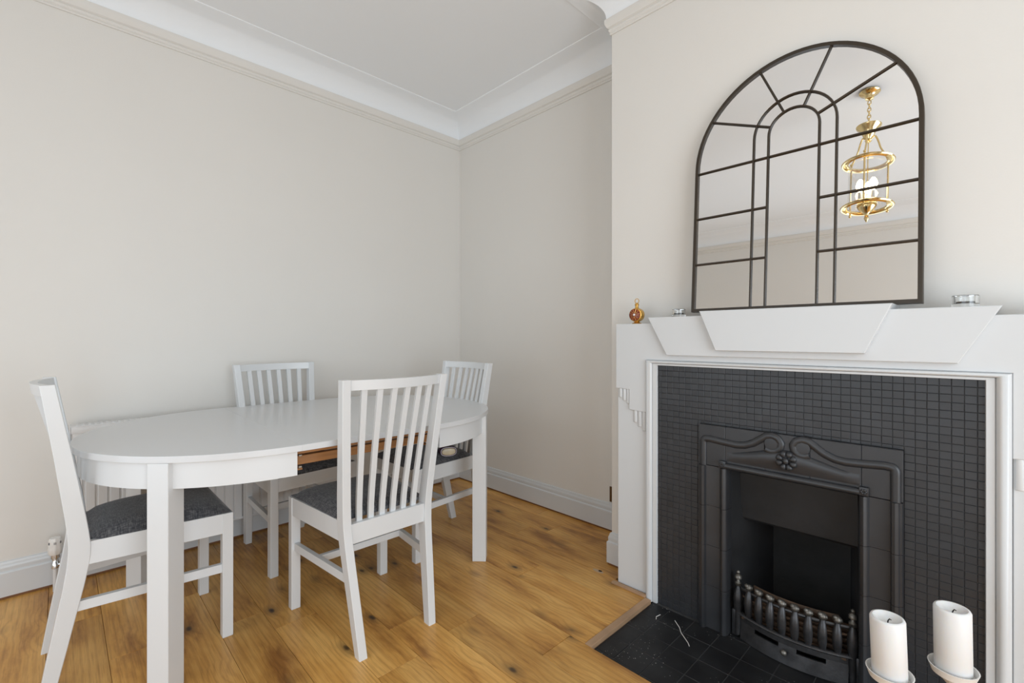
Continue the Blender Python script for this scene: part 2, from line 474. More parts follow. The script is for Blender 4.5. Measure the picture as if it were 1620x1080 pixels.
RING = [(0, ROOM_Y), (0, 0), (BX0, 0), (BX0, BY), (BX1, BY), (BX1, 0), (ROOM_X, 0), (ROOM_X, ROOM_Y)]
cz0, proj = 2.732, 0.168
cove = [(-0.01, cz0), (0.020, cz0), (0.020, cz0 + 0.006)]
for i in range(0, 11):
    t = math.pi / 2 * i / 10
    cove.append((proj - (proj - 0.020) * math.cos(t), cz0 + 0.006 + (CEIL - 0.008 - cz0 - 0.006) * math.sin(t)))
cove += [(proj + 0.004, CEIL - 0.006), (proj + 0.011, CEIL - 0.004), (proj + 0.014, CEIL + 0.004), (-0.01, CEIL + 0.004)]
b = MB(); sweep(b, RING, cove, True)
struct(b.build('trim_1', 'ceiling', smooth=30), 'white concave plaster coving')
rail = [(-0.01, 2.655), (0.006, 2.657), (0.009, 2.664), (0.006, 2.668), (0.011, 2.673), (0.013, 2.682), (0.010, 2.687), (0.018, 2.692), (0.026, 2.708), (0.028, 2.722), (0.026, 2.733), (-0.01, 2.733)]
b = MB(); sweep(b, RING, rail, True)
struct(b.build('trim_2', 'wall', smooth=30), 'picture rail painted like the walls')

skirt = [(-0.005, 0.011), (0.019, 0.011), (0.019, 0.112), (0.017, 0.116), (0.013, 0.119), (0.0125, 0.124), (0.014, 0.132), (0.0125, 0.141), (0.009, 0.147), (0.009, 0.151), (0.006, 0.158), (-0.005, 0.163)]
for nm, path, lab in (
        ('baseboard_left', [(0, ROOM_Y), (0, 0)], 'white moulded skirting along the left wall'),
        ('baseboard_back', [(0, 0), (BX0, 0)], 'white moulded skirting across the alcove'),
        ('baseboard_breast', [(BX0, 0), (BX0, BY), (1.80, BY)], 'short white skirting returning round the chimney breast'),
        ('baseboard_right', [(3.20, BY), (BX1, BY), (BX1, 0), (ROOM_X, 0), (ROOM_X, ROOM_Y)], None)):
    b = MB(); sweep(b, path, skirt, False)
    struct(b.build(nm, 'gloss_white', smooth=25), lab)
bead = [(-0.004, 0.0005), (0.015, 0.0005), (0.015, 0.0115), (-0.004, 0.0115)]  # the dark gap under the skirting is drawn as a brown strip
b = MB(); sweep(b, [(0, ROOM_Y), (0, 0), (BX0, 0), (BX0, BY), (1.80, BY)], bead, False)
struct(b.build('trim_3', 'gap_brown', smooth=0), 'brown gap strip under the skirting')

# ------------------------------------------------------------------ floor of oak planks
HX0, HX1, HY = 1.986, 3.014, -0.934
b = MB(); b.box(-0.05, ROOM_X, ROOM_Y, 0.0, -0.12, -0.03)
floor = struct(b.build('floor', 'hole', smooth=0), 'knotty oak plank floor')
PW = 0.1592
known = {0: [0.97, 2.2], 1: [], 2: [1.08], 3: [], 4: [1.437], 5: [0.62], 6: [1.888], 7: [1.54], 8: [0.35, 1.373], 9: [0.2, 1.579], 10: [1.059], 11: [0.9], 12: [0.54, 1.75], 13: [0.84], 14: [0.45, 1.9]}
row_top = 0.0214
def plank(xa, xb, ya, yb):
    g = 0.0006
    b = MB(); hx, hy = (xb - xa) / 2, (yb - ya) / 2
    b.box(-hx + g, hx - g, -hy + g, hy - g, -0.03, 0.0, bev=0.0009)
    o = b.build('plank', 'oak', floor, ((xa + xb) / 2, (ya + yb) / 2, 0), smooth=0)
    return o
for k in range(0, 26):
    yb = row_top - PW * k; ya = yb - PW
    ya = max(ya, ROOM_Y); yb = min(yb, -0.001)
    if yb - ya < 0.01: continue
    cuts = known.get(k)
    if cuts is None: cuts = [random.uniform(0.3, 1.2)]
    cuts = sorted(cuts)
    while not cuts or cuts[-1] < ROOM_X - 0.6:
        cuts.append((cuts[-1] if cuts else random.uniform(-0.6, 0.4)) + random.uniform(1.1, 1.7))
    xs = [0.001] + [c for c in cuts if 0.05 < c < ROOM_X - 0.05] + [ROOM_X - 0.001]
    in_hearth = (ya + yb) / 2 > HY
    for a, c in zip(xs[:-1], xs[1:]):
        if in_hearth:
            lim_l = 1.956 if (ya + yb) / 2 < -0.5 else 1.78
            lim_r = 3.045 if (ya + yb) / 2 < -0.5 else 3.22
            if (ya + yb) / 2 > BY: lim_l, lim_r = BX0 - 0.001, BX1 + 0.001
            for p, q in ((a, min(c, lim_l)), (max(a, lim_r), c)):
                if q - p > 0.03: plank(p, q, ya, yb)
        else:
            plank(a, c, ya, yb)
b = MB()
b.prism([(0.030 * math.cos(t) - 0.004, 0.012 * math.sin(t)) for t in [i * math.pi / 8 for i in range(16)]], 'z', -0.002, 0.0008)
b.build('filler_patch', 'filler', floor, (1.680, -0.452, 0), smooth=0)
b = MB()
b.prism([(0.010 * math.cos(t), 0.007 * math.sin(t)) for t in [i * math.pi / 6 for i in range(12)]], 'z', 0.0, 0.0014)
b.build('knot_hole', 'hole', floor, (1.684, -0.446, 0), smooth=0)

# wood trims round the hearth
b = MB(); b.box(1.957, HX0 - 0.001, HY, -0.50, -0.03, 0.003, bev=0.001)
struct(b.build('trim_4', 'raw_wood', smooth=0), 'raw wood strip between the oak floor and the hearth tiles')
b = MB(); b.box(1.785, 1.957, -0.502, -0.483, 0.0, 0.009, bev=0.001)
struct(b.build('trim_5', 'raw_wood', smooth=0), 'thin wood strip at the foot of the mantelpiece leg')
b = MB(); b.box(HX1 + 0.001, 3.043, HY, -0.50, -0.03, 0.003, bev=0.001)
struct(b.build('trim_6', 'raw_wood', smooth=0))

# ------------------------------------------------------------------ hearth
HZ = -0.012
b = MB(); b.box(HX0 + 0.0005, HX1 - 0.0005, HY + 0.0005, -0.35, -0.11, HZ - 0.0010)
hearth = b.build('hearth', 'hearth_grout', smooth=0)
tag(hearth, 'black tiled hearth slab set into the oak floor before the fireplace', 'hearth')
jx = [HX0] + [2.066 + 0.1062 * i for i in range(9)] + [HX1]
jy = [HY, -0.912, -0.806, -0.700, -0.593, -0.487, -0.40]
for i in range(len(jx) - 1):
    for j in range(len(jy) - 1):
        if jx[i + 1] - jx[i] < 0.01: continue
        if j == 5 and (i < 3 or i > 7): continue
        g = 0.0011
        b = MB(); b.box(jx[i] + g, jx[i + 1] - g, jy[j] + g, jy[j + 1] - g, HZ - 0.010, HZ + random.uniform(-0.0006, 0.0006), bev=0.0009)
        b.build('hearth_tile', 'hearth', hearth, smooth=0)
for pts in ([(2.116, -0.545), (2.150, -0.575), (2.170, -0.602), (2.215, -0.640), (2.227, -0.655)], [(2.055, -0.550), (2.050, -0.575), (2.058, -0.590)]):
    b = MB(); b.tube([(x, y, HZ + 0.0022) for x, y in pts], 0.0013, 6)
    b.build('paint_flake', 'ceramic', hearth)

# ------------------------------------------------------------------ fireplace: mosaic tiles, insert, firebox
CX = 2.505
TY = -0.474                      # mosaic face
fire = empty('fireplace', (CX, -0.47, HZ))
tag(fire, 'black mosaic tiled fireplace with moulded insert and dark firebox', 'fireplace')
def fp(b, name, mat, parent=fire, smooth=35):
    o = b.build(name, mat, None, smooth=smooth)
    o.parent = parent
    # built in world coordinates: undo the parent's offset
    pw = Vector((CX, -0.47, HZ))
    o.matrix_parent_inverse = Matrix.Translation(-pw)
    return o
IX0, IX1, IZ = 2.191, 2.822, 0.792
OX0, OX1, OZ = 2.303, 2.711, 0.634
b = MB()
b.box(1.956, IX0, TY + 0.0020, BY, HZ, 1.03); b.box(IX1, 3.044, TY + 0.0020, BY, HZ, 1.03); b.box(IX0, IX1, TY + 0.0020, BY, IZ, 1.03)
panel = fp(b, 'mosaic_panel', 'black_grout', smooth=0)
PIT, PITZ = 0.02675, 0.0240
tiles = []
ncol, nrow = 38, 43
tx0 = 1.992; tz0 = HZ
for i in range(ncol):
    for j in range(nrow):
        xa, xb = tx0 + i * PIT, tx0 + (i + 1) * PIT
        za, zb = tz0 + j * PITZ, tz0 + (j + 1) * PITZ
        if za > 1.020: continue
        zb = min(zb, 1.030)
        # cut against the insert
        if xa < IX1 and xb > IX0 and za < IZ:
            if xa < IX0 and xb > IX0: xb = IX0
            elif xa < IX1 and xb > IX1: xa = IX1
            elif zb > IZ and za < IZ: za = IZ
            else: continue
            if xb - xa < 0.006 or zb - za < 0.006: continue
        tiles.append((xa, xb, za, zb))
camv = Vector(cam.location)
def seen(t):
    c = Vector(((t[0] + t[1]) / 2, TY, (t[2] + t[3]) / 2)); d = c - camv
    depth = d.dot(Vector((-math.sin(R(45.7)), math.cos(R(45.7)), 0)))
    return (t[1] - t[0]) * (t[3] - t[2]) / depth ** 3
tiles.sort(key=seen, reverse=True)
g = 0.0005
base_me = None
rest = MB()
for n_, (xa, xb, za, zb) in enumerate(tiles):
    dy = random.uniform(-0.0007, 0.0005); tilt = random.uniform(-0.0006, 0.0006)
    full = abs(xb - xa - PIT) < 1e-6 and abs(zb - za - PITZ) < 1e-6
    if n_ < 296:
        if full and base_me is not None:
            o = bpy.data.objects.new('mosaic_tile', base_me); COL.objects.link(o); o.parent = panel
        else:
            hx, hz = (xb - xa) / 2 - g, (zb - za) / 2 - g
            bb = MB(); bb.box(-hx, hx, 0, 0.006, -hz, hz, bev=0.0009)
            o = bb.build('mosaic_tile', 'mosaic', panel, smooth=0)
            if full: base_me = o.data
        o.matrix_parent_inverse = Matrix.Identity(4)
        o.location = ((xa + xb) / 2, TY + dy, (za + zb) / 2)
        o.rotation_euler = (random.uniform(-0.02, 0.02), 0, random.uniform(-0.02, 0.02))
    else:
        mt = Matrix.Translation(((xa + xb) / 2, TY + dy, (za + zb) / 2)) @ Matrix.Rotation(random.uniform(-0.02, 0.02), 4, 'X') @ Matrix.Rotation(random.uniform(-0.02, 0.02), 4, 'Z')
        hx, hz = (xb - xa) / 2 - g, (zb - za) / 2 - g
        rest.box(-hx, hx, 0, 0.006, -hz, hz, bev=0.0009, mat=mt)
ro = rest.build('mosaic_tiles', 'mosaic', panel, smooth=0)
ro.matrix_parent_inverse = Matrix.Identity(4)
ro['kind'] = 'stuff'

# insert: moulded jamb tiles
IY = -0.496                      # face of insert
def jamb_profile(mirror):
    # x measured from the outer edge inwards
    p = [(0, -0.40), (0, IY + 0.006), (0.002, IY), (0.007, IY - 0.001), (0.010, IY - 0.007), (0.018, IY - 0.010), (0.026, IY - 0.007), (0.030, IY + 0.004),
         (0.034, IY + 0.006), (0.082, IY + 0.006), (0.085, IY + 0.002), (0.088, IY - 0.004), (0.096, IY - 0.008), (0.105, IY - 0.004), (0.110, IY + 0.006), (0.112, IY + 0.03), (0.112, -0.40)]
    return [((IX0 + x) if not mirror else (IX1 - x), y) for x, y in p]
for mir in (False, True):
    zs = [HZ, 0.158, 0.316, 0.474, 0.632]
    for za, zb in zip(zs[:-1], zs[1:]):
        b = MB(); b.prism(jamb_profile(mir), 'z', za + 0.0006, zb - 0.0006)
        fp(b, 'jamb_tile', 'black_tile', smooth=40)
    # corner tile
    x0, x1 = (IX0, 2.293) if not mir else (2.719, IX1)
    b = MB(); b.box(x0, x1, IY + 0.005, -0.40, 0.6332, IZ, bev=0.0015); fp(b, 'corner_tile', 'black_tile', smooth=0)
    xc = 2.287 if not mir else 2.727
    b = MB(); b.box(xc - 0.013, xc + 0.013, IY - 0.010, IY + 0.02, 0.634, 0.662, bev=0.003, seg=2)
    for t in range(6):
        a = t * math.pi / 3; b.sphere((xc + 0.006 * math.cos(a), IY - 0.010, 0.648 + 0.006 * math.sin(a)), 0.0042, 8)
    fp(b, 'corner_block', 'black_tile')
for xa, xb in ((2.293, 2.434), (2.434, 2.576), (2.576, 2.719)):
    b = MB(); b.box(xa + 0.0006, xb - 0.0006, IY + 0.005, -0.40, 0.6332, IZ, bev=0.0012); fp(b, 'lintel_tile', 'black_tile', smooth=0)
# swan-neck bead over the lintel (left half, mirrored)
half = [(0.018, 0.632), (0.018, 0.70), (0.018, 0.728), (0.024, 0.736), (0.045, 0.738), (0.10, 0.733), (0.145, 0.730), (0.175, 0.734), (0.205, 0.747), (0.228, 0.764), (0.248, 0.779), (0.268, 0.783), (0.286, 0.776), (0.2965, 0.760), (0.293, 0.742), (0.280, 0.730), (0.262, 0.727), (0.247, 0.733)]
for mir in (False, True):
    pts = [((IX0 + x) if not mir else (IX1 - x), IY + 0.006, z) for x, z in half]
    # refine
    fine = []
    for i in range(len(pts) - 1):
        for s in (0, 0.34, 0.67): fine.append(tuple(pts[i][k] * (1 - s) + pts[i + 1][k] * s for k in range(3)))
    fine.append(pts[-1])
    b = MB(); b.tube(fine, 0.0126, 12, flat=(1.1, 0.8))
    fp(b, 'scroll_moulding', 'black_tile', smooth=60)
    xc = (IX0 + 0.268) if not mir else (IX1 - 0.268)
    b = MB(); b.lathe([(0.0, -0.0035), (0.016, -0.0035), (0.024, -0.003), (0.027, 0.004)], xc, IY + 0.002, 0.755, 20, 'y'); fp(b, 'scroll_disc', 'black_tile', smooth=60)
# swelling frieze under the scroll
b = MB()
rings = []
for i in range(25):
    u = i / 24; x = 2.30 + u * 0.414
    top = 0.700 + 0.040 * math.sin(math.pi * u) ** 2
    bulge = 0.001 + 0.011 * math.sin(math.pi * u) ** 0.8
    rings.append([(x, IY + 0.008, 0.655), (x, IY + 0.004, 0.664), (x, IY + 0.006 - bulge * 0.5, 0.655 + (top - 0.655) * 0.4), (x, IY + 0.004 - bulge, 0.655 + (top - 0.655) * 0.75), (x, IY + 0.006, top), (x, IY + 0.012, top)])
b.loft(rings); fp(b, 'lintel_frieze', 'black_tile', smooth=60)
b = MB(); b.tube([(2.296, IY, 0.6435), (2.40, IY, 0.6435), (2.61, IY, 0.6435), (2.716, IY, 0.6435)], 0.0115, 12)
fp(b, 'lintel_roll', 'black_tile', smooth=60)
# rosette: eight petals and a boss
rc = (2.5065, IY - 0.006, 0.703)
b = MB()
for t in range(8):
    a = t * math.pi / 4 + math.pi / 8
    ca, sa = math.cos(a), math.sin(a)
    ring = []
    for k in range(10):
        th = 2 * math.pi * k / 10
        ring.append((0.0225 + 0.0135 * math.cos(th), 0.0108 * math.sin(th) * (1.0 + 0.42 * math.cos(th))))
    low = [(rc[0] + u * ca - v * sa, rc[1] + 0.006, rc[2] + u * sa + v * ca) for u, v in ring]
    mid = [(rc[0] + (0.0225 + (u - 0.0225) * 0.85) * ca - v * 0.85 * sa, rc[1] - 0.004, rc[2] + (0.0225 + (u - 0.0225) * 0.85) * sa + v * 0.85 * ca) for u, v in ring]
    top = [(rc[0] + (0.0235 + (u - 0.0225) * 0.4) * ca - v * 0.4 * sa, rc[1] - 0.0075, rc[2] + (0.0235 + (u - 0.0225) * 0.4) * sa + v * 0.4 * ca) for u, v in ring]
    b.loft([low, mid, top])
b.sphere((rc[0], rc[1] - 0.004, rc[2]), 0.0095, 12, (1, 0.8, 1.2))
fp(b, 'rosette', 'black_tile', smooth=60)
# firebox shell: splayed cheeks, forward-leaning back, deep throat
b = MB()
def quad(b, pts):
    b.bm.faces.new([b.bm.verts.new(p) for p in pts])
bk = -0.19
quad(b, [(OX0 - 0.005, -0.47, HZ), (OX0 - 0.005, -0.47, 0.66), (2.375, bk, 0.66), (2.375, bk, HZ)])
fp(b, 'firebox_cheek', 'soot', smooth=0)
b = MB(); quad(b, [(OX1 + 0.005, -0.47, HZ), (OX1 + 0.005, -0.47, 0.66), (2.64, bk, 0.66), (2.64, bk, HZ)])
fp(b, 'firebox_cheek', 'soot', smooth=0)
b = MB()
b.prism([(-0.47, 0.66), (-0.405, 0.605), (-0.385, 0.425), (-0.375, 0.415), (-0.335, 0.420), (-0.33, 0.66)], 'x', 2.318, 2.696)
fp(b, 'firebox_hood', 'soot', smooth=0)
b = MB(); b.box(2.36, 2.655, bk, bk + 0.01, HZ, 0.66); fp(b, 'fireback', 'soot_black', smooth=0)
b = MB(); b.box(2.29, 2.72, -0.40, bk, HZ - 0.004, HZ + 0.002); fp(b, 'firebox_floor', 'soot', smooth=0)

# ------------------------------------------------------------------ fire grate
grate = empty('fire_grate', (CX + 0.005, -0.47, HZ))
tag(grate, 'bowed cast-iron fire grate front with ball-topped bars and slotted ash panel', 'fire grate')
gx = CX + 0.005
def bow(x): return -0.455 - 0.046 * (1 - ((x - gx) / 0.185) ** 2)
def gp_(b, name, mat, parent=grate, smooth=45):
    o = b.build(name, mat, None, smooth=smooth); o.parent = parent
    o.matrix_parent_inverse = Matrix.Translation(-Vector((gx, -0.47, HZ)))
    return o
for k in range(8):
    x = 2.375 + 0.0396 * k - 0.0
    y = bow(x)
    zz = [0.078, 0.092, 0.112, 0.134, 0.155, 0.172, 0.182, 0.188]
    rr = [0.0075, 0.0105, 0.0135, 0.0145, 0.0135, 0.0105, 0.0080, 0.0070]
    bl = [0, 0.003, 0.006, 0.007, 0.006, 0.003, 0.0, 0.0]
    b = MB(); b.tube([(x, y - d, z) for z, d in zip(zz, bl)], rr, 8, flat=(1, 0.75))
    bar = gp_(b, 'bar', 'iron')
    b = MB(); b.sphere((x, y, 0.197), 0.0135, 10, (1, 1, 0.95)); b.sphere((x - 0.006, y - 0.004, 0.203), 0.0085, 8); b.sphere((x + 0.007, y + 0.001, 0.197), 0.0085, 8)
    tip = b.build('bar_tip', 'iron_worn', None, smooth=60); tip.parent = bar
    tip.matrix_parent_inverse = Matrix.Identity(4)
for x in (2.332, 2.692):
    y = bow(x) - 0.004
    b = MB(); b.tube([(x, y, z) for z in (0.0, 0.05, 0.085, 0.10, 0.13, 0.155, 0.175, 0.185)], [0.011, 0.0115, 0.011, 0.015, 0.0175, 0.0155, 0.010, 0.007], 10)
    post = gp_(b, 'end_post', 'iron')
    b = MB(); b.lathe([(0.005, 0.182), (0.012, 0.190), (0.013, 0.197), (0.007, 0.203), (0.0055, 0.209), (0.013, 0.213), (0.0135, 0.220), (0.010, 0.226), (0.005, 0.230), (0.007, 0.235), (0.0065, 0.240), (0.001, 0.244)], x, y, 0, 14)
    f_ = b.build('finial', 'iron_worn', None, smooth=50); f_.parent = post; f_.matrix_parent_inverse = Matrix.Identity(4)
xs = [2.332 + 0.36 * i / 24 for i in range(25)]
b = MB(); b.tube([(x, bow(x) + 0.004, 0.176) for x in xs], 0.0055, 8, flat=(1.1, 0.6)); gp_(b, 'top_rail', 'iron')
b = MB(); b.tube([(x, bow(x) + 0.006, 0.150) for x in xs], 0.0035, 6); gp_(b, 'middle_rail', 'rust')
b = MB(); b.tube([(x, bow(x) - 0.004, 0.084) for x in xs], 0.0085, 8, flat=(0.7, 1.3)); gp_(b, 'bottom_rail', 'iron')
# ash panel with two slots, bowed
b = MB()
def panel_strip(xa, xb, za, zb, n=8):
    rings = []
    for i in range(n + 1):
        x = xa + (xb - xa) * i / n; y = bow(x)
        off = lambda z: -0.010 * max(0, (0.06 - z) / 0.06)
        rings.append([(x, y + off(za), za), (x, y + off(zb), zb), (x, y + off(zb) + 0.006, zb), (x, y + off(za) + 0.006, za)])
    b.loft(rings)
xl, xr = 2.343, 2.681
s0, s1, s2, s3 = 2.398, 2.482, 2.538, 2.622
panel_strip(xl, xr, 0.055, 0.082, 16); panel_strip(xl, xr, HZ + 0.004, 0.040, 16)
for xa, xb in ((xl, s0), (s1, s2), (s3, xr)): panel_strip(xa, xb, 0.0398, 0.0552, 5)
gp_(b, 'ash_panel', 'iron', smooth=30)
b = MB(); b.lathe([(0.004, 0.0), (0.005, -0.010), (0.010, -0.014), (0.011, -0.020), (0.006, -0.026), (0.001, -0.027)], 2.503, bow(2.503), 0.035, 14, 'y'); gp_(b, 'knob', 'iron_worn', smooth=50)
for x, s in ((2.320, -1), (2.704, 1)):
    b = MB(); b.box(x - 0.013, x + 0.013, bow(2.34) - 0.002, bow(2.34) + 0.02, HZ, 0.088, bev=0.004, seg=2); gp_(b, 'side_foot', 'iron')
for k in range(7):
    y = -0.47 + 0.036 * k
    b = MB(); b.box(2.345, 2.675, y, y + 0.012, 0.066 , 0.080, bev=0.002); gp_(b, 'grate_bar', 'rust', smooth=0)
b = MB(); b.tube([(x, bow(x) + 0.050, 0.182) for x in xs[3:22]], 0.007, 8, flat=(1.2, 0.6)); gp_(b, 'back_rail', 'rust')
for x in (2.385, 2.640):
    b = MB(); b.box(x - 0.006, x + 0.006, bow(x) + 0.044, bow(x) + 0.056, 0.06, 0.182, bev=0.002); gp_(b, 'back_leg', 'rust', smooth=0)

# ------------------------------------------------------------------ mantelpiece
MC = 2.5
mantel = empty('mantelpiece', (MC, -0.42, 0))
tag(mantel, 'white painted stepped mantelpiece surrounding the black fireplace', 'mantelpiece')
def mp_(b, name, mat='gloss_white', parent=mantel, smooth=30):
    o = b.build(name, mat, None, smooth=smooth); o.parent = parent
    o.matrix_parent_inverse = Matrix.Translation(-Vector((MC, -0.42, 0)))
    return o
for s in (-1, 1):
    X = lambda d: MC + s * d
    lo, hi = sorted((X(0.699), X(0.55)))
    b = MB(); b.box(lo, hi, -0.472, BY - 0.0005, 0.001, 0.93, bev=0.002); leg = mp_(b, 'side_leg', smooth=0)
    # reeds under the stepped frieze
    for grp, (d0, zt, zb, st) in enumerate(((0.686, 0.907, 0.862, 0.0125), (0.6105, 0.812, 0.756, 0.0165))):
        wd = 0.0195 if grp == 0 else 0.0215
        for k in range(3):
            xc = X(d0 - wd * k - wd / 2 + 0.006)
            z_b = zb - st * k
            r = wd / 2 - 0.001
            rings = []
            for z, q in ((zt, 1), (z_b + 0.004, 1), (z_b + 0.001, 0.85), (z_b, 0.5)):
                rings.append([(xc - r, -0.468, z)] + [(xc - r * math.cos(math.pi * i / 8), -0.471 - 0.0085 * q * math.sin(math.pi * i / 8), z) for i in range(9)] + [(xc + r, -0.468, z)])
            b = MB(); b.loft(rings); mp_(b, 'reed', smooth=50)
fr = [(1.797, 1.200), (1.797, 0.905), (1.866, 0.903), (1.866, 0.812), (1.951, 0.808), (1.951, 1.040), (3.049, 1.040), (3.049, 0.808), (3.134, 0.812), (3.134, 0.903), (3.203, 0.905), (3.203, 1.200)]
b = MB(); b.prism([(x, z) for x, z in fr], 'y', -0.482, BY - 0.0005, bev=0.0018); mp_(b, 'frieze', smooth=25)
b = MB(); b.prism([(1.970, 1.225), (2.058, 1.063), (2.942, 1.063), (3.030, 1.225)], 'y', -0.502, BY - 0.0004, bev=0.002); mp_(b, 'wing_panel', smooth=25)
b = MB(); b.prism([(2.207, 1.242), (2.270, 1.087), (2.732, 1.087), (2.800, 1.242)], 'y', -0.527, BY - 0.0003, bev=0.002); mp_(b, 'centre_panel', smooth=25)
# bead: half round outside, flat fillet inside, swept round three sides
prof = [(0.0, -0.46)]
for i in range(0, 9):
    t = math.pi * i / 8
    prof.append((0.0155 - 0.0155 * math.cos(t), -0.480 - 0.016 * math.sin(t)))
prof += [(0.033, -0.484), (0.0495, -0.484), (0.0515, -0.480), (0.0515, -0.46)]
def bead_ring(px, pz, dx, dz):
    return [(px + dx * o, y, pz + dz * o) for o, y in prof]
b = MB()
b.loft([bead_ring(1.9515, HZ, 1, 0), bead_ring(1.9515, 1.0395, 1, -0.42), bead_ring(3.0485, 1.0395, -1, -0.42), bead_ring(3.0485, HZ, -1, 0)])
mp_(b, 'bead_moulding', smooth=40)

# ------------------------------------------------------------------ arched mirror
mir = empty('arched_mirror', (2.5, -0.434, 1.249))
mir.rotation_euler = (R(-4.0), 0, 0)
tag(mir, 'large arched window-pane mirror in a dark bronze metal frame leaning on the mantelpiece', 'mirror')
def ml(b, name, mat, smooth=30): return b.build(name, mat, mir, smooth=smooth)
HW, AC = 0.364, 0.593
def outline(d, n=40):
    w = HW - d
    pts = [(-w, -0.006 + d), (-w, AC * 0.5)]
    for i in range(n + 1):
        t = math.pi - math.pi * i / n; pts.append((w * math.cos(t), AC + w * math.sin(t)))
    pts += [(w, AC * 0.5), (w, -0.006 + d)]
    return pts
b = MB(); b.prism(outline(0.006), 'y', 0.0, 0.006); ml(b, 'mirror_glass', 'mirror', smooth=0)
b = MB()
o_, i_ = outline(0.0), outline(0.0130)
n = len(o_)
rings = [[(o_[k][0], 0.017, o_[k][1]), (o_[k][0], -0.007, o_[k][1]), (o_[k][0] * 0.994, -0.009, o_[k][1]), (i_[k][0], -0.009, i_[k][1]), (i_[k][0], 0.004, i_[k][1]), (i_[k][0], 0.017, i_[k][1])] for k in range(n)]
b.loft(rings, closed=True); ml(b, 'frame', 'bronze', smooth=40)
b = MB(); b.prism(outline(0.004), 'y', 0.008, 0.016); ml(b, 'back_board', 'bronze', smooth=0)
bw = 0.0042
def bar(p, q, name='glazing_bar'):
    b = MB(); p, q = Vector((p[0], 0, p[1])), Vector((q[0], 0, q[1]))
    b.tube([p + Vector((0, -0.004, 0)), q + Vector((0, -0.004, 0))], bw, 6, flat=(1, 1)); ml(b, name, 'bronze', smooth=60)
SP = 0.578
bar((-HW + 0.008, SP), (HW - 0.008, SP))
for z in (0.385, 0.192):
    bar((-HW + 0.008, z), (-0.083, z)); bar((0.083, z), (HW - 0.008, z))
for rr in (0.083, 0.135):
    pts = [(-rr, -0.004, 0.004)] + [(-rr, -0.004, z) for z in (0.2, 0.4, 0.6)] + [(rr * math.cos(math.pi - math.pi * i / 24), -0.004, 0.660 + rr * math.sin(math.pi * i / 24)) for i in range(25)] + [(rr, -0.004, z) for z in (0.6, 0.4, 0.2)] + [(rr, -0.004, 0.004)]
    b = MB(); b.tube(pts, bw, 6); ml(b, 'inner_arch', 'bronze', smooth=60)
for p, q in (((-0.299, 0.786), (-0.076, 0.693)), ((-0.120, 0.929), (-0.033, 0.738)), ((0.117, 0.930), (0.033, 0.738)), ((0.299, 0.788), (0.076, 0.693))): bar(p, q, 'spoke_bar')

# ------------------------------------------------------------------ pendant lantern (seen in the mirror)
LX, LY = 2.50, -1.87
lamp = empty('pendant_lantern', (LX, LY, CEIL))
tag(lamp, 'polished brass and glass pendant lantern hanging from the ceiling, seen lit in the mirror', 'pendant lamp')
def lp(b, name, mat, smooth=45): return b.build(name, mat, lamp, smooth=smooth)
zc = lambda z: z - CEIL
b = MB(); b.lathe([(0.001, zc(2.86)), (0.050, zc(2.858)), (0.054, zc(2.850)), (0.048, zc(2.842)), (0.034, zc(2.838)), (0.024, zc(2.825)), (0.020, zc(2.808)), (0.006, zc(2.803)), (0.001, zc(2.802))], seg=28); lp(b, 'ceiling_rose', 'brass')
zt = 2.800
k = 0
while zt > 2.665:
    h = 0.030
    a = (k % 2) * math.pi / 2
    pts = [(math.cos(a) * 0.008 * math.cos(t), math.sin(a) * 0.008 * math.cos(t), zc(zt - h / 2) + 0.5 * h * math.sin(t)) for t in [2 * math.pi * i / 14 for i in range(14)]]
    b = MB(); b.tube(pts, 0.0032, 6, closed=True); lp(b, 'chain_link', 'brass', 60)
    zt -= 0.023; k += 1
b = MB(); b.lathe([(0.004, zc(2.668)), (0.010, zc(2.655)), (0.012, zc(2.645)), (0.050, zc(2.640)), (0.064, zc(2.632)), (0.060, zc(2.622)), (0.042, zc(2.606)), (0.034, zc(2.588)), (0.026, zc(2.566)), (0.014, zc(2.556)), (0.012, zc(2.548)), (0.018, zc(2.540)), (0.010, zc(2.530)), (0.001, zc(2.528))], seg=28); lp(b, 'canopy', 'brass')
UR, LR = 2.404, 2.128
for nm, z in (('upper_ring', UR), ('lower_ring', LR)):
    b = MB()
    ringp = [(0.096, z + 0.004), (0.106, z + 0.010), (0.116, z + 0.008), (0.126, z + 0.003), (0.131, z - 0.003), (0.127, z - 0.009), (0.121, z - 0.008), (0.116, z - 0.001), (0.110, z - 0.006), (0.103, z - 0.010), (0.096, z - 0.006)]
    b.loft([[(r * math.cos(2 * math.pi * k / 40), r * math.sin(2 * math.pi * k / 40), zc(zz)) for r, zz in ringp] for k in range(40)], closed=True)
    lp(b, nm, 'brass')
rod_a = [R(-90 + 60), R(-90 + 180), R(-90 + 300)]
for a in rod_a:
    ca, sa = math.cos(a), math.sin(a)
    b = MB(); b.tube([(0.104 * ca, 0.104 * sa, zc(z)) for z in (2.095, 2.14, 2.27, 2.40, 2.424)], 0.0048, 8); b.sphere((0.104 * ca, 0.104 * sa, zc(2.430)), 0.0085, 10); b.sphere((0.104 * ca, 0.104 * sa, zc(2.098)), 0.008, 10)
    lp(b, 'corner_rod', 'brass', 60)
    pts = []
    for i in range(15):
        u = i / 14
        rr = 0.012 + 0.070 * math.sin(math.pi * 0.5 * u) + 0.022 * max(0.0, u - 0.6) / 0.4
        z = 2.552 + 0.020 * math.sin(math.pi * min(1.0, u / 0.5)) * (u < 0.5) - 0.140 * max(0.0, u - 0.22) / 0.78
        pts.append((rr * ca, rr * sa, zc(z)))
    b = MB(); b.tube(pts, 0.0050, 8); lp(b, 'scroll_arm', 'brass', 60)
b = MB()
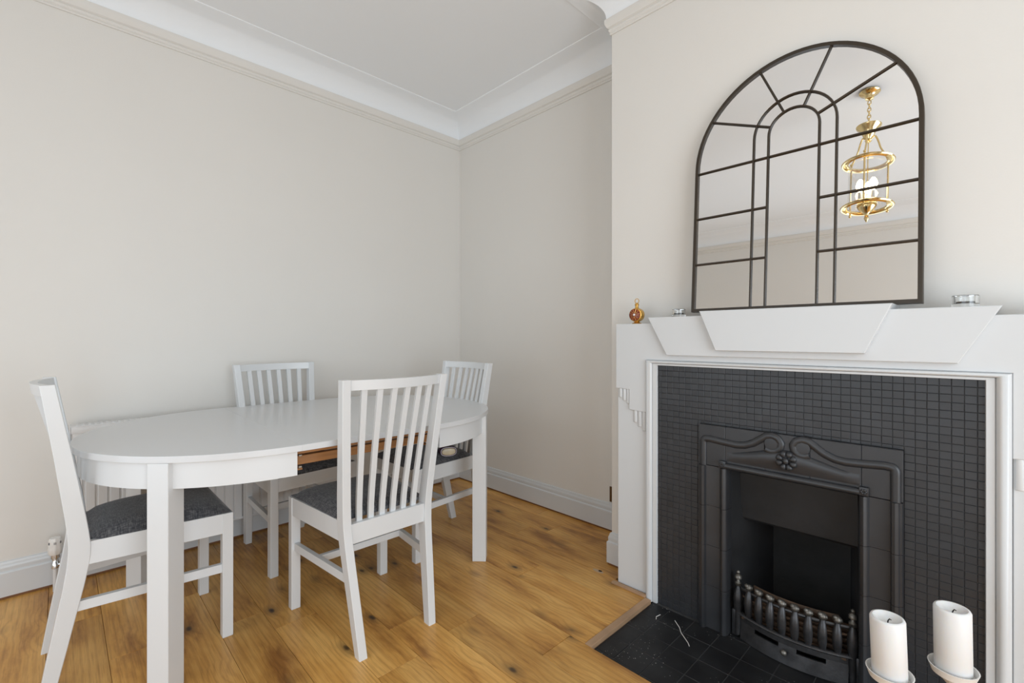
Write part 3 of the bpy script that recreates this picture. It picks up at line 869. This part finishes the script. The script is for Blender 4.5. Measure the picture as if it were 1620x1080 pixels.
b.loft([[(r * math.cos(2 * math.pi * k / 40), r * math.sin(2 * math.pi * k / 40), zc(zz)) for r, zz in ((0.094, UR), (0.094, LR), (0.0925, LR), (0.0925, UR))] for k in range(40)], closed=True)
lp(b, 'glass_cylinder', 'lantern_glass', 60)
b = MB(); b.lathe([(0.003, zc(2.53)), (0.003, zc(2.20)), (0.001, zc(2.199))], seg=8); lp(b, 'centre_stem', 'brass')
b = MB(); b.lathe([(0.001, zc(2.165)), (0.030, zc(2.163)), (0.046, zc(2.150)), (0.050, zc(2.132)), (0.040, zc(2.112)), (0.022, zc(2.092)), (0.010, zc(2.080)), (0.009, zc(2.066)), (0.013, zc(2.056)), (0.010, zc(2.046)), (0.005, zc(2.036)), (0.001, zc(2.030))], seg=24); lp(b, 'bottom_finial', 'brass')
for t in range(3):
    a = R(30 + 120 * t); x, y = 0.036 * math.cos(a), 0.036 * math.sin(a)
    b = MB(); b.lathe([(0.014, 2.160 - CEIL), (0.016, 2.168 - CEIL), (0.010, 2.172 - CEIL), (0.009, 2.215 - CEIL), (0.001, 2.216 - CEIL)], x, y, 0, 12); lp(b, 'candle_sleeve', 'ceramic')
    b = MB(); b.lathe([(0.006, 2.216 - CEIL), (0.018, 2.236 - CEIL), (0.022, 2.256 - CEIL), (0.017, 2.278 - CEIL), (0.007, 2.294 - CEIL), (0.001, 2.296 - CEIL)], x, y, 0, 12); lp(b, 'bulb', 'bulb', 60)

# ------------------------------------------------------------------ radiator under the left wall
RY0, RY1, RZ0, RZ1 = -2.300, -1.262, 0.135, 0.737
rad = empty('radiator', (0.075, (RY0 + RY1) / 2, 0))
tag(rad, 'white ribbed panel radiator on the left wall behind the dining table', 'radiator')
ro_ = Vector((0.075, (RY0 + RY1) / 2, 0))
def rp_(b, name, mat='radiator_white', smooth=40, parent=None):
    o = b.build(name, mat, None, smooth=smooth)
    o.parent = parent or rad
    o.matrix_parent_inverse = Matrix.Translation(-ro_) if parent is None else Matrix.Identity(4)
    return o
prof2 = []
pitch = 0.0433; y = RY0 + 0.012; prof2.append((0.112, RY0 + 0.004))
while y + pitch < RY1 - 0.006:
    prof2 += [(0.118, y), (0.118, y + pitch * 0.68), (0.111, y + pitch * 0.80), (0.111, y + pitch * 0.88)]
    y += pitch
prof2 += [(0.118, y), (0.112, RY1 - 0.004), (0.100, RY1 - 0.004), (0.100, RY0 + 0.004)]
b = MB(); b.prism(prof2, 'z', RZ0 + 0.012, RZ1 - 0.035); rp_(b, 'front_panel', smooth=20)
b = MB(); b.box(0.100, 0.120, RY0 + 0.004, RY1 - 0.004, RZ1 - 0.036, RZ1 - 0.001, bev=0.003, seg=2); rp_(b, 'top_header')
b = MB(); b.box(0.100, 0.120, RY0 + 0.004, RY1 - 0.004, RZ0, RZ0 + 0.013, bev=0.003, seg=2); rp_(b, 'bottom_header')
b = MB(); b.box(0.035, 0.045, RY0 + 0.01, RY1 - 0.01, RZ0 + 0.01, RZ1 - 0.02, bev=0.002); rp_(b, 'rear_panel')
for ya in (RY0, RY1 - 0.004):
    b = MB(); b.box(0.034, 0.121, ya, ya + 0.004, RZ0 + 0.02, RZ1, bev=0.0015); rp_(b, 'side_panel')
b = MB()
b.box(0.034, 0.121, RY0 + 0.004, RY1 - 0.004, RZ1 - 0.006, RZ1 - 0.002)
for i in range(48):
    yy = RY0 + 0.02 + i * 0.0212
    if yy + 0.012 < RY1: b.box(0.045, 0.110, yy, yy + 0.010, RZ1 - 0.002, RZ1 + 0.001)
rp_(b, 'top_grille', smooth=0)
b = MB(); b.box(0.0005, 0.036, RY0 + 0.15, RY0 + 0.19, 0.25, 0.62); b.box(0.0005, 0.036, RY1 - 0.19, RY1 - 0.15, 0.25, 0.62); rp_(b, 'wall_bracket', smooth=0)
vx, vy = 0.078, -2.346
b = MB(); b.lathe([(0.010, 0.103), (0.0135, 0.105), (0.0135, 0.128), (0.011, 0.131), (0.011, 0.148), (0.016, 0.150), (0.016, 0.166), (0.001, 0.168)], vx, vy, 0, 16); b.tube([(vx, vy, 0.118), (vx, RY0 + 0.01, 0.118)], 0.010, 10); b.tube([(vx, RY0 - 0.012, 0.118), (vx, RY0 - 0.002, 0.118)], 0.015, 6); b.box(vx - 0.008, vx + 0.03, RY0 + 0.002, RY0 + 0.02, 0.105, 0.16)
rp_(b, 'valve_body', 'chrome')
b = MB()
hp = [(0.019, 0.166), (0.0225, 0.174), (0.0235, 0.196), (0.0225, 0.200), (0.0225, 0.203), (0.0215, 0.232), (0.018, 0.240), (0.001, 0.241)]
rings = [[(vx + r * (1 + 0.05 * math.cos(8 * 2 * math.pi * k / 32)) * math.cos(2 * math.pi * k / 32), vy + r * (1 + 0.05 * math.cos(8 * 2 * math.pi * k / 32)) * math.sin(2 * math.pi * k / 32), z) for k in range(32)] for r, z in hp]
b.loft(rings); head = rp_(b, 'thermostat_head', 'ceramic', 40)
b = MB()
for a in (R(-2), R(-62), R(50)):
    mt = Matrix.Translation((vx, vy, 0.220)) @ Matrix.Rotation(a, 4, 'Z') @ Matrix.Translation((0.0222, 0, 0))
    for dy in (-0.003, 0.0015): b.box(-0.001, 0.001, dy, dy + 0.0022, -0.005, 0.005, mat=mt)
rp_(b, 'dial_mark', 'grey_print', 0, head)
b = MB(); b.tube([(vx, vy, 0.0), (vx, vy, 0.104)], 0.0078, 12); rp_(b, 'supply_pipe', 'radiator_white')
b = MB(); b.tube([(0.078, -1.250, 0.0), (0.078, -1.250, 0.10)], 0.0078, 12); b.tube([(0.078, -1.250, 0.118), (0.078, RY1 - 0.008, 0.118)], 0.008, 10); b.box(0.070, 0.105, RY1 - 0.02, RY1 - 0.002, 0.105, 0.16); b.lathe([(0.012, 0.09), (0.013, 0.13), (0.012, 0.155), (0.001, 0.158)], 0.078, -1.250, 0, 14); rp_(b, 'return_valve', 'radiator_white')

# ------------------------------------------------------------------ dining table
TH, TR, TS = 0.763, 0.591, 0.288
TC, TROT = (0.745, -1.427, 0), -0.018
table = empty('dining_table', TC, TROT)
tag(table, 'white round-ended extending dining table with a leaf and open wooden slides', 'table')
def arc(cy, r, a0, a1, n):
    return [(r * math.cos(R(a0 + (a1 - a0) * i / n)), cy + r * math.sin(R(a0 + (a1 - a0) * i / n))) for i in range(n + 1)]
b = MB(); b.prism(arc(TS, TR, 0, 180, 48), 'z', TH - 0.022, TH, bev=0.0012, seg=2); b.build('table_top_half', 'table_white', table, smooth=20)
b = MB(); b.prism(arc(-TS, TR, 180, 360, 48), 'z', TH - 0.022, TH, bev=0.0012, seg=2); b.build('table_top_half', 'table_white', table, smooth=20)
b = MB(); b.box(-TR, TR, -TS + 0.0002, TS - 0.0002, TH - 0.022, TH, bev=0.0007); b.build('table_leaf', 'table_white', table, smooth=0)
AR, LA, LRAD = 0.573, 41.0, 0.555
for s in (1, -1):
    cy = s * TS
    gaps = []
    for a0, a1 in ((1.0, LA - 2.2), (LA + 2.2, 180 - LA - 2.2), (180 - LA + 2.2, 179.0)):
        if s < 0: a0, a1 = -a1, -a0
        nn = max(4, int(abs(a1 - a0) / 4))
        po = arc(cy, AR, a0, a1, nn); pi_ = arc(cy, AR - 0.02, a0, a1, nn)
        b = MB()
        b.loft([[(*po[i], TH - 0.023), (*po[i], TH - 0.108), (*pi_[i], TH - 0.108), (*pi_[i], TH - 0.023)] for i in range(nn + 1)])
        b.build('apron', 'furniture_white', table, smooth=30)
    for sx in (1, -1):
        a = R(LA); lx, ly = sx * LRAD * math.cos(a), s * (TS + LRAD * math.sin(a))
        mt = Matrix.Translation((lx, ly, 0)) @ Matrix.Rotation(R(45), 4, 'Z')
        b = MB(); h = 0.0345; b.box(-h, h, -h, h, 0.001, TH - 0.0225, bev=0.002, seg=2, mat=mt)
        b.build('leg', 'furniture_white', table, smooth=0)
# slides under the leaf
for sx in (1, -1):
    for x, za, zb in ((0.520, 0.716, 0.740), (0.500, 0.672, 0.704)):
        xa, xb = sorted((sx * x, sx * (x - 0.028)))
        b = MB(); b.box(xa, xb, -TS - 0.16, TS + 0.16, za, zb, bev=0.001); b.build('slide_rail', 'pine', table, smooth=0)
    for yy in (-TS + 0.004, TS - 0.022):
        xa, xb = sorted((sx * 0.53, sx * 0.10))
        b = MB(); b.box(xa, xb, yy, yy + 0.018, 0.660, 0.666, bev=0.001); b.build('cross_batten', 'pine', table, smooth=0)
for s in (1, -1):
    b = MB(); b.lathe([(0.004, 0), (0.004, -s * 0.010), (0.001, -s * 0.011)], 0.555, s * TS, TH - 0.045, 10, 'y'); b.lathe([(0.004, 0), (0.004, -s * 0.010), (0.001, -s * 0.011)], 0.555, s * TS, TH - 0.085, 10, 'y'); b.build('locating_pin', 'chrome', table)

# ------------------------------------------------------------------ chairs
def make_chair():
    root = empty('dining_chair')
    tag(root, 'x', 'chair', 'white slat-back dining chairs round the table')
    fb = lambda bm, nm, mt='furniture_white', sm=30: bm.build(nm, mt, root, smooth=sm)
    yo = lambda z: 0.161 + (0.2205 - 0.161) * min(1.0, z / 0.99)      # outer half width of the back posts
    for s in (1, -1):
        ya, yb = sorted((s * 0.2215, s * 0.1845))
        b = MB(); b.box(-0.036, 0.0, ya, yb, 0.0, 0.470, bev=0.0025, seg=2); fb(b, 'leg', sm=0)
    front = [(0.0, -0.487), (0.12, -0.4615), (0.245, -0.436), (0.33, -0.4185), (0.395, -0.407), (0.43, -0.4035), (0.465, -0.4035), (0.50, -0.407), (0.56, -0.415), (0.767, -0.4485), (0.90, -0.471), (0.990, -0.486)]
    rear = [(0.0, -0.525), (0.12, -0.506), (0.245, -0.485), (0.33, -0.470), (0.395, -0.461), (0.43, -0.458), (0.465, -0.457), (0.50, -0.459), (0.56, -0.465), (0.767, -0.491), (0.90, -0.509), (0.990, -0.522)]
    for s in (1, -1):
        b = MB(); rings = []
        for (z, xf), (_, xr_) in zip(front, rear):
            o = yo(z); i = o - 0.031; e = 0.0018
            rings.append([(xf, s * (i + e), z), (xf, s * (o - e), z), (xf - e, s * o, z), (xr_ + e, s * o, z), (xr_, s * (o - e), z), (xr_, s * (i + e), z), (xr_ + e, s * i, z), (xf - e, s * i, z)])
        b.loft(rings); fb(b, 'back_post', sm=28)
    def xc(z):
        for k in range(len(front) - 1):
            if front[k][0] <= z <= front[k + 1][0]:
                u = (z - front[k][0]) / (front[k + 1][0] - front[k][0])
                return ((front[k][1] + rear[k][1]) / 2) * (1 - u) + ((front[k + 1][1] + rear[k + 1][1]) / 2) * u
        return -0.504
    # curved top rail
    b = MB(); rings = []
    n = 14
    for i in range(n + 1):
        v = -0.196 + 0.392 * i / n
        sag = -0.040 * (1 - (v / 0.196) ** 2)
        row = []
        for z, t in ((0.952, 0.010), (0.988, 0.010)):
            c = xc(z) + 0.004 + sag
            row.append((c, t, z))
        rings.append([(row[0][0] + 0.010, v, row[0][2]), (row[1][0] + 0.010, v, row[1][2]), (row[1][0] - 0.010, v, row[1][2]), (row[0][0] - 0.010, v, row[0][2])])
    b.loft(rings); fb(b, 'top_rail', sm=30)
    # six slats
    for k in range(6):
        f = (k - 2.5) / 2.5
        b = MB(); rings = []
        for i in range(9):
            z = 0.452 + (0.958 - 0.452) * i / 8
            half_in = yo(z) - 0.031
            v = f * half_in * 0.735
            sag = -0.040 * (1 - f * f * 0.54) * ((z - 0.452) / 0.506) ** 1.3
            c = xc(z) + 0.004 + sag
            wd = 0.0108
            rings.append([(c + 0.006, v - wd, z), (c + 0.006, v + wd, z), (c - 0.006, v + wd, z), (c - 0.006, v - wd, z)])
        b.loft(rings); fb(b, 'back_slat', sm=30)
    # seat rails
    b = MB(); b.box(-0.028, -0.006, -0.185, 0.185, 0.398, 0.470, bev=0.001); fb(b, 'seat_rail', sm=0)
    w = yo(0.42) - 0.030
    b = MB(); b.box(-0.449, -0.425, -w, w, 0.385, 0.458, bev=0.001); fb(b, 'seat_rail', sm=0)
    for s in (1, -1):
        b = MB()
        rings = [[(x, s * (o - 0.003), 0.396), (x, s * (o - 0.003), 0.470), (x, s * (o - 0.023), 0.470), (x, s * (o - 0.023), 0.396)] for x, o in ((-0.034, 0.2215), (-0.410, yo(0.43)))]
        b.loft(rings); fb(b, 'seat_rail', sm=0)
        b = MB()
        rings = [[(x, s * o, 0.247), (x, s * o, 0.278), (x, s * (o - 0.018), 0.278), (x, s * (o - 0.018), 0.247)] for x, o in ((-0.030, 0.212), (-0.446, yo(0.26) - 0.006))]
        b.loft(rings); fb(b, 'side_stretcher', sm=0)
    b = MB(); b.box(-0.222, -0.204, -0.182, 0.182, 0.249, 0.276, bev=0.001); fb(b, 'cross_stretcher', sm=0)
    # upholstered seat: domed, rounded edge
    b = MB(); nu, nv = 14, 14; grid = []
    for i in range(nu + 1):
        row = []
        for j in range(nv + 1):
            u, v = i / nu, j / nv
            x = -0.004 - 0.402 * u
            hw = 0.214 * (1 - u) + (yo(0.47) - 0.006) * u
            if u > 0.97: hw = min(hw, yo(0.47) - 0.033)
            e = min(u, 1 - u) * 0.40; e2 = min(v, 1 - v) * 0.42
            dome = 0.042 * (1 - (2 * u - 1) ** 4) ** 0.6 * (1 - (2 * v - 1) ** 4) ** 0.6
            row.append(b.bm.verts.new((x, (2 * v - 1) * hw, 0.4725 + dome)))
        grid.append(row)
    for i in range(nu):
        for j in range(nv): b.bm.faces.new([grid[i][j], grid[i][j + 1], grid[i + 1][j + 1], grid[i + 1][j]])
    edge = [grid[0][j] for j in range(nv + 1)] + [grid[i][nv] for i in range(1, nu + 1)] + [grid[nu][j] for j in range(nv - 1, -1, -1)] + [grid[i][0] for i in range(nu - 1, 0, -1)]
    low = [b.bm.verts.new((v.co.x, v.co.y * 0.985, 0.462)) for v in edge]
    for k in range(len(edge)):
        l = (k + 1) % len(edge); b.bm.faces.new([edge[k], edge[l], low[l], low[k]])
    b.bm.faces.new(low)
    fb(b, 'seat_cushion', 'fabric', 60)
    return root

chair = make_chair()
chair.location = (0.940, -1.4185, 0); chair.rotation_euler = (0, 0, R(180))
chair['label'] = 'white slat-back chair facing away from the camera at the near side of the table'
c2 = dup_tree(chair, (0.763, -1.855, 0), R(90))
c2['label'] = 'white chair seen side-on at the left end of the table, beside the radiator valve'
c3 = dup_tree(chair, (0.626, -1.400, 0), R(4.4))
c3['label'] = 'white chair with its back to the wall behind the far side of the table'
c4 = dup_tree(chair, (0.777, -1.053, 0), R(-90))
c4['label'] = 'white chair at the far table end near the corner, purple pouch on its seat'

# ------------------------------------------------------------------ pouch on the far chair
pouch = empty('zip_pouch', (0.950, -0.822, 0.5000), R(66))
tag(pouch, 'purple zip pouch with a cream oval end on the seat of the far chair', 'pouch')
def superoval(w, h, n=24, e=2.6):
    return [(math.copysign(abs(math.cos(2 * math.pi * k / n)) ** (2 / e), math.cos(2 * math.pi * k / n)) * w, math.copysign(abs(math.sin(2 * math.pi * k / n)) ** (2 / e), math.sin(2 * math.pi * k / n)) * h) for k in range(n)]
# long axis is local x (pointing away from the patch end, which faces -y)
rings = []
for y, s in ((-0.034, 0.90), (-0.028, 1.0), (0.03, 1.0), (0.10, 0.97), (0.12, 0.85)):
    rings.append([(u * s, y, 0.026 + v * s) for u, v in superoval(0.047, 0.026)])
b = MB(); b.loft(rings); b.build('body', 'purple', pouch, smooth=60)
b = MB(); b.loft([[(u, -0.034 - d, 0.026 + v) for u, v in superoval(0.038 - q, 0.0195 - q)] for d, q in ((-0.003, 0), (0.003, 0.001), (0.005, 0.006))]); b.build('end_patch', 'pouch_cream', pouch, smooth=60)
b = MB(); b.tube([(u, -0.034, 0.026 + v) for u, v in superoval(0.042, 0.0228)], 0.0022, 6, closed=True); b.build('piping', 'pouch_rim', pouch, smooth=60)

# ------------------------------------------------------------------ things on the mantelpiece
pf = empty('perfume_bottle', (1.878, -0.435, 1.2005))
pf.scale = (1.16, 1.16, 1.1)
tag(pf, 'ornate red and gold round perfume bottle at the left end of the mantelpiece', 'perfume bottle')
def pp(b, nm, mt, sm=40): return b.build(nm, mt, pf, smooth=sm)
b = MB(); b.lathe([(0.018, 0.0), (0.019, 0.003), (0.012, 0.006), (0.010, 0.010), (0.001, 0.011)], seg=18); pp(b, 'foot', 'gold')
cz = 0.0375
b = MB(); b.lathe([(0.001, 0.017), (0.022, 0.0165), (0.0275, 0.012), (0.029, 0.006), (0.029, -0.006), (0.0275, -0.012), (0.024, -0.0145), (0.001, -0.015)], 0, 0, cz, 28, 'y'); pp(b, 'body', 'gold')
b = MB(); b.lathe([(0.024, -0.0145), (0.0245, -0.017), (0.020, -0.0195), (0.010, -0.0205), (0.001, -0.0208)], 0, 0, cz, 24, 'y')
pp(b, 'red_medallion', 'gem')
b = MB()
for t in range(12):
    a = t * math.pi / 6; b.tube([(0.008 * math.cos(a), -0.0212, cz + 0.008 * math.sin(a)), (0.023 * math.cos(a + 0.25), -0.0185, cz + 0.023 * math.sin(a + 0.25))], 0.0008, 5)
pp(b, 'gold_rays', 'gold')
b = MB(); b.sphere((0, -0.0205, cz), 0.0052, 12, (1, 0.6, 1)); pp(b, 'pearl_boss', 'ceramic', 60)
b = MB(); b.lathe([(0.010, 0.064), (0.0065, 0.069), (0.0065, 0.076), (0.0085, 0.078), (0.008, 0.083), (0.004, 0.087), (0.001, 0.088)], seg=16); pp(b, 'neck', 'gold')
b = MB(); b.tube([(0.0085 * math.cos(t), 0, 0.0955 + 0.0095 * math.sin(t)) for t in [2 * math.pi * i / 20 for i in range(20)]], 0.0016, 6, closed=True); pp(b, 'ring_stopper', 'gold', 60)

def tealight(loc, label, r=0.029, h=0.034):
    t = empty('tealight_holder', loc)
    tag(t, label, 'candle holder', 'clear glass tealight holders on the mantelpiece')
    b = MB(); b.lathe([(0.001, 0.0), (r - 0.002, 0.0), (r, 0.002), (r, h - 0.002), (r - 0.002, h), (r - 0.007, h), (r - 0.0075, 0.012), (0.001, 0.011)], seg=32); b.build('glass_cup', 'glass', t, smooth=40)
    b = MB(); b.lathe([(0.001, 0.0116), (r - 0.0095, 0.0116), (r - 0.0095, 0.017), (r - 0.0105, 0.0175), (0.001, 0.0165)], seg=20); b.build('wax_disc', 'wax', t, smooth=40)
    return t
tealight((2.072, -0.42, 1.2258), 'small clear glass tealight holder between the perfume bottle and the mirror')
tealight((2.956, -0.42, 1.2258), 'clear glass tealight holder on the mantelpiece right of the mirror', 0.030, 0.036)
tealight((3.105, -0.42, 1.2007), 'clear glass tealight holder at the lower right end of the mantelpiece', 0.029, 0.034)

# ------------------------------------------------------------------ candles on tall white holders
def candle_set(x, y, zc0, zc1, lean, r, lab_h, lab_c, labx):
    dish_z = zc0
    h = empty('candle_holder', (x, y, HZ))
    tag(h, lab_h, 'candle holder')
    zz = dish_z - HZ
    b = MB(); b.lathe([(0.001, 0.0), (0.050, 0.0), (0.052, 0.006), (0.045, 0.014), (0.022, 0.022), (0.013, 0.040), (0.001, 0.041)], seg=28); b.build('foot', 'ceramic', h)
    b = MB(); b.lathe([(0.012, 0.035), (0.010, 0.07), (0.016, 0.085), (0.010, 0.10), (0.009, zz * 0.6), (0.016, zz * 0.72), (0.010, zz * 0.78), (0.012, zz - 0.03), (0.001, zz - 0.028)], seg=20); b.build('stem', 'ceramic', h)
    b = MB(); b.lathe([(0.010, zz - 0.034), (0.026, zz - 0.016), (0.040, zz - 0.006), (0.0455, zz + 0.010), (0.0465, zz + 0.012), (0.0440, zz + 0.012), (0.038, zz - 0.001), (0.001, zz - 0.002)], seg=32); b.build('dish', 'ceramic', h)
    c = empty('pillar_candle', (x, y, dish_z + 0.001)); c.rotation_euler = lean
    tag(c, lab_c, 'candle')
    H = zc1 - zc0
    b = MB(); b.lathe([(0.001, 0.0), (r - 0.001, 0.0), (r, 0.002), (r, H - 0.005), (r - 0.002, H - 0.001), (r - 0.006, H), (r - 0.010, H - 0.003), (r - 0.015, H - 0.011), (0.010, H - 0.016), (0.001, H - 0.016)], seg=40); b.build('wax_pillar', 'wax', c, smooth=50)
    b = MB(); b.tube([(0, 0, H - 0.017), (0.001, 0, H - 0.009), (0.004, 0.001, H - 0.004), (0.007, 0.001, H - 0.006)], 0.0013, 6); b.build('wick', 'wick', c, smooth=60)
candle_set(2.838, -0.913, 0.330, 0.470, (R(1.6), R(-1.6), 0), 0.0345, 'white dish-topped candlestick on the hearth nearest the fire grate', 'white pillar candle with a hollowed top nearest the fire grate, leaning slightly', 0)
candle_set(2.944, -0.806, 0.342, 0.493, (R(0.7), R(-0.7), 0), 0.0345, 'white dish-topped candlestick by the right side of the mantelpiece', 'taller white pillar candle nearer the right side of the mantelpiece', 0)

# ------------------------------------------------------------------ wall socket in the alcove
so = empty('wall_socket', (1.516, 0.0, 0.215))
tag(so, 'small bronze wall plate low in the alcove beside the chimney breast', 'socket')
b = MB(); b.box(-0.074, 0.074, -0.006, 0.0, -0.045, 0.045, bev=0.0025, seg=2); b.build('plate', 'brass_old', so)
for dx in (-0.036, 0.036):
    b = MB()
    b.box(dx - 0.014, dx + 0.014, -0.0065, -0.004, -0.026, 0.012); b.build('socket_insert', 'dark_plastic', so, smooth=0)
    b = MB(); b.box(dx - 0.006, dx + 0.006, -0.009, -0.005, 0.018, 0.034, bev=0.0015); b.build('rocker_switch', 'brass_old', so)
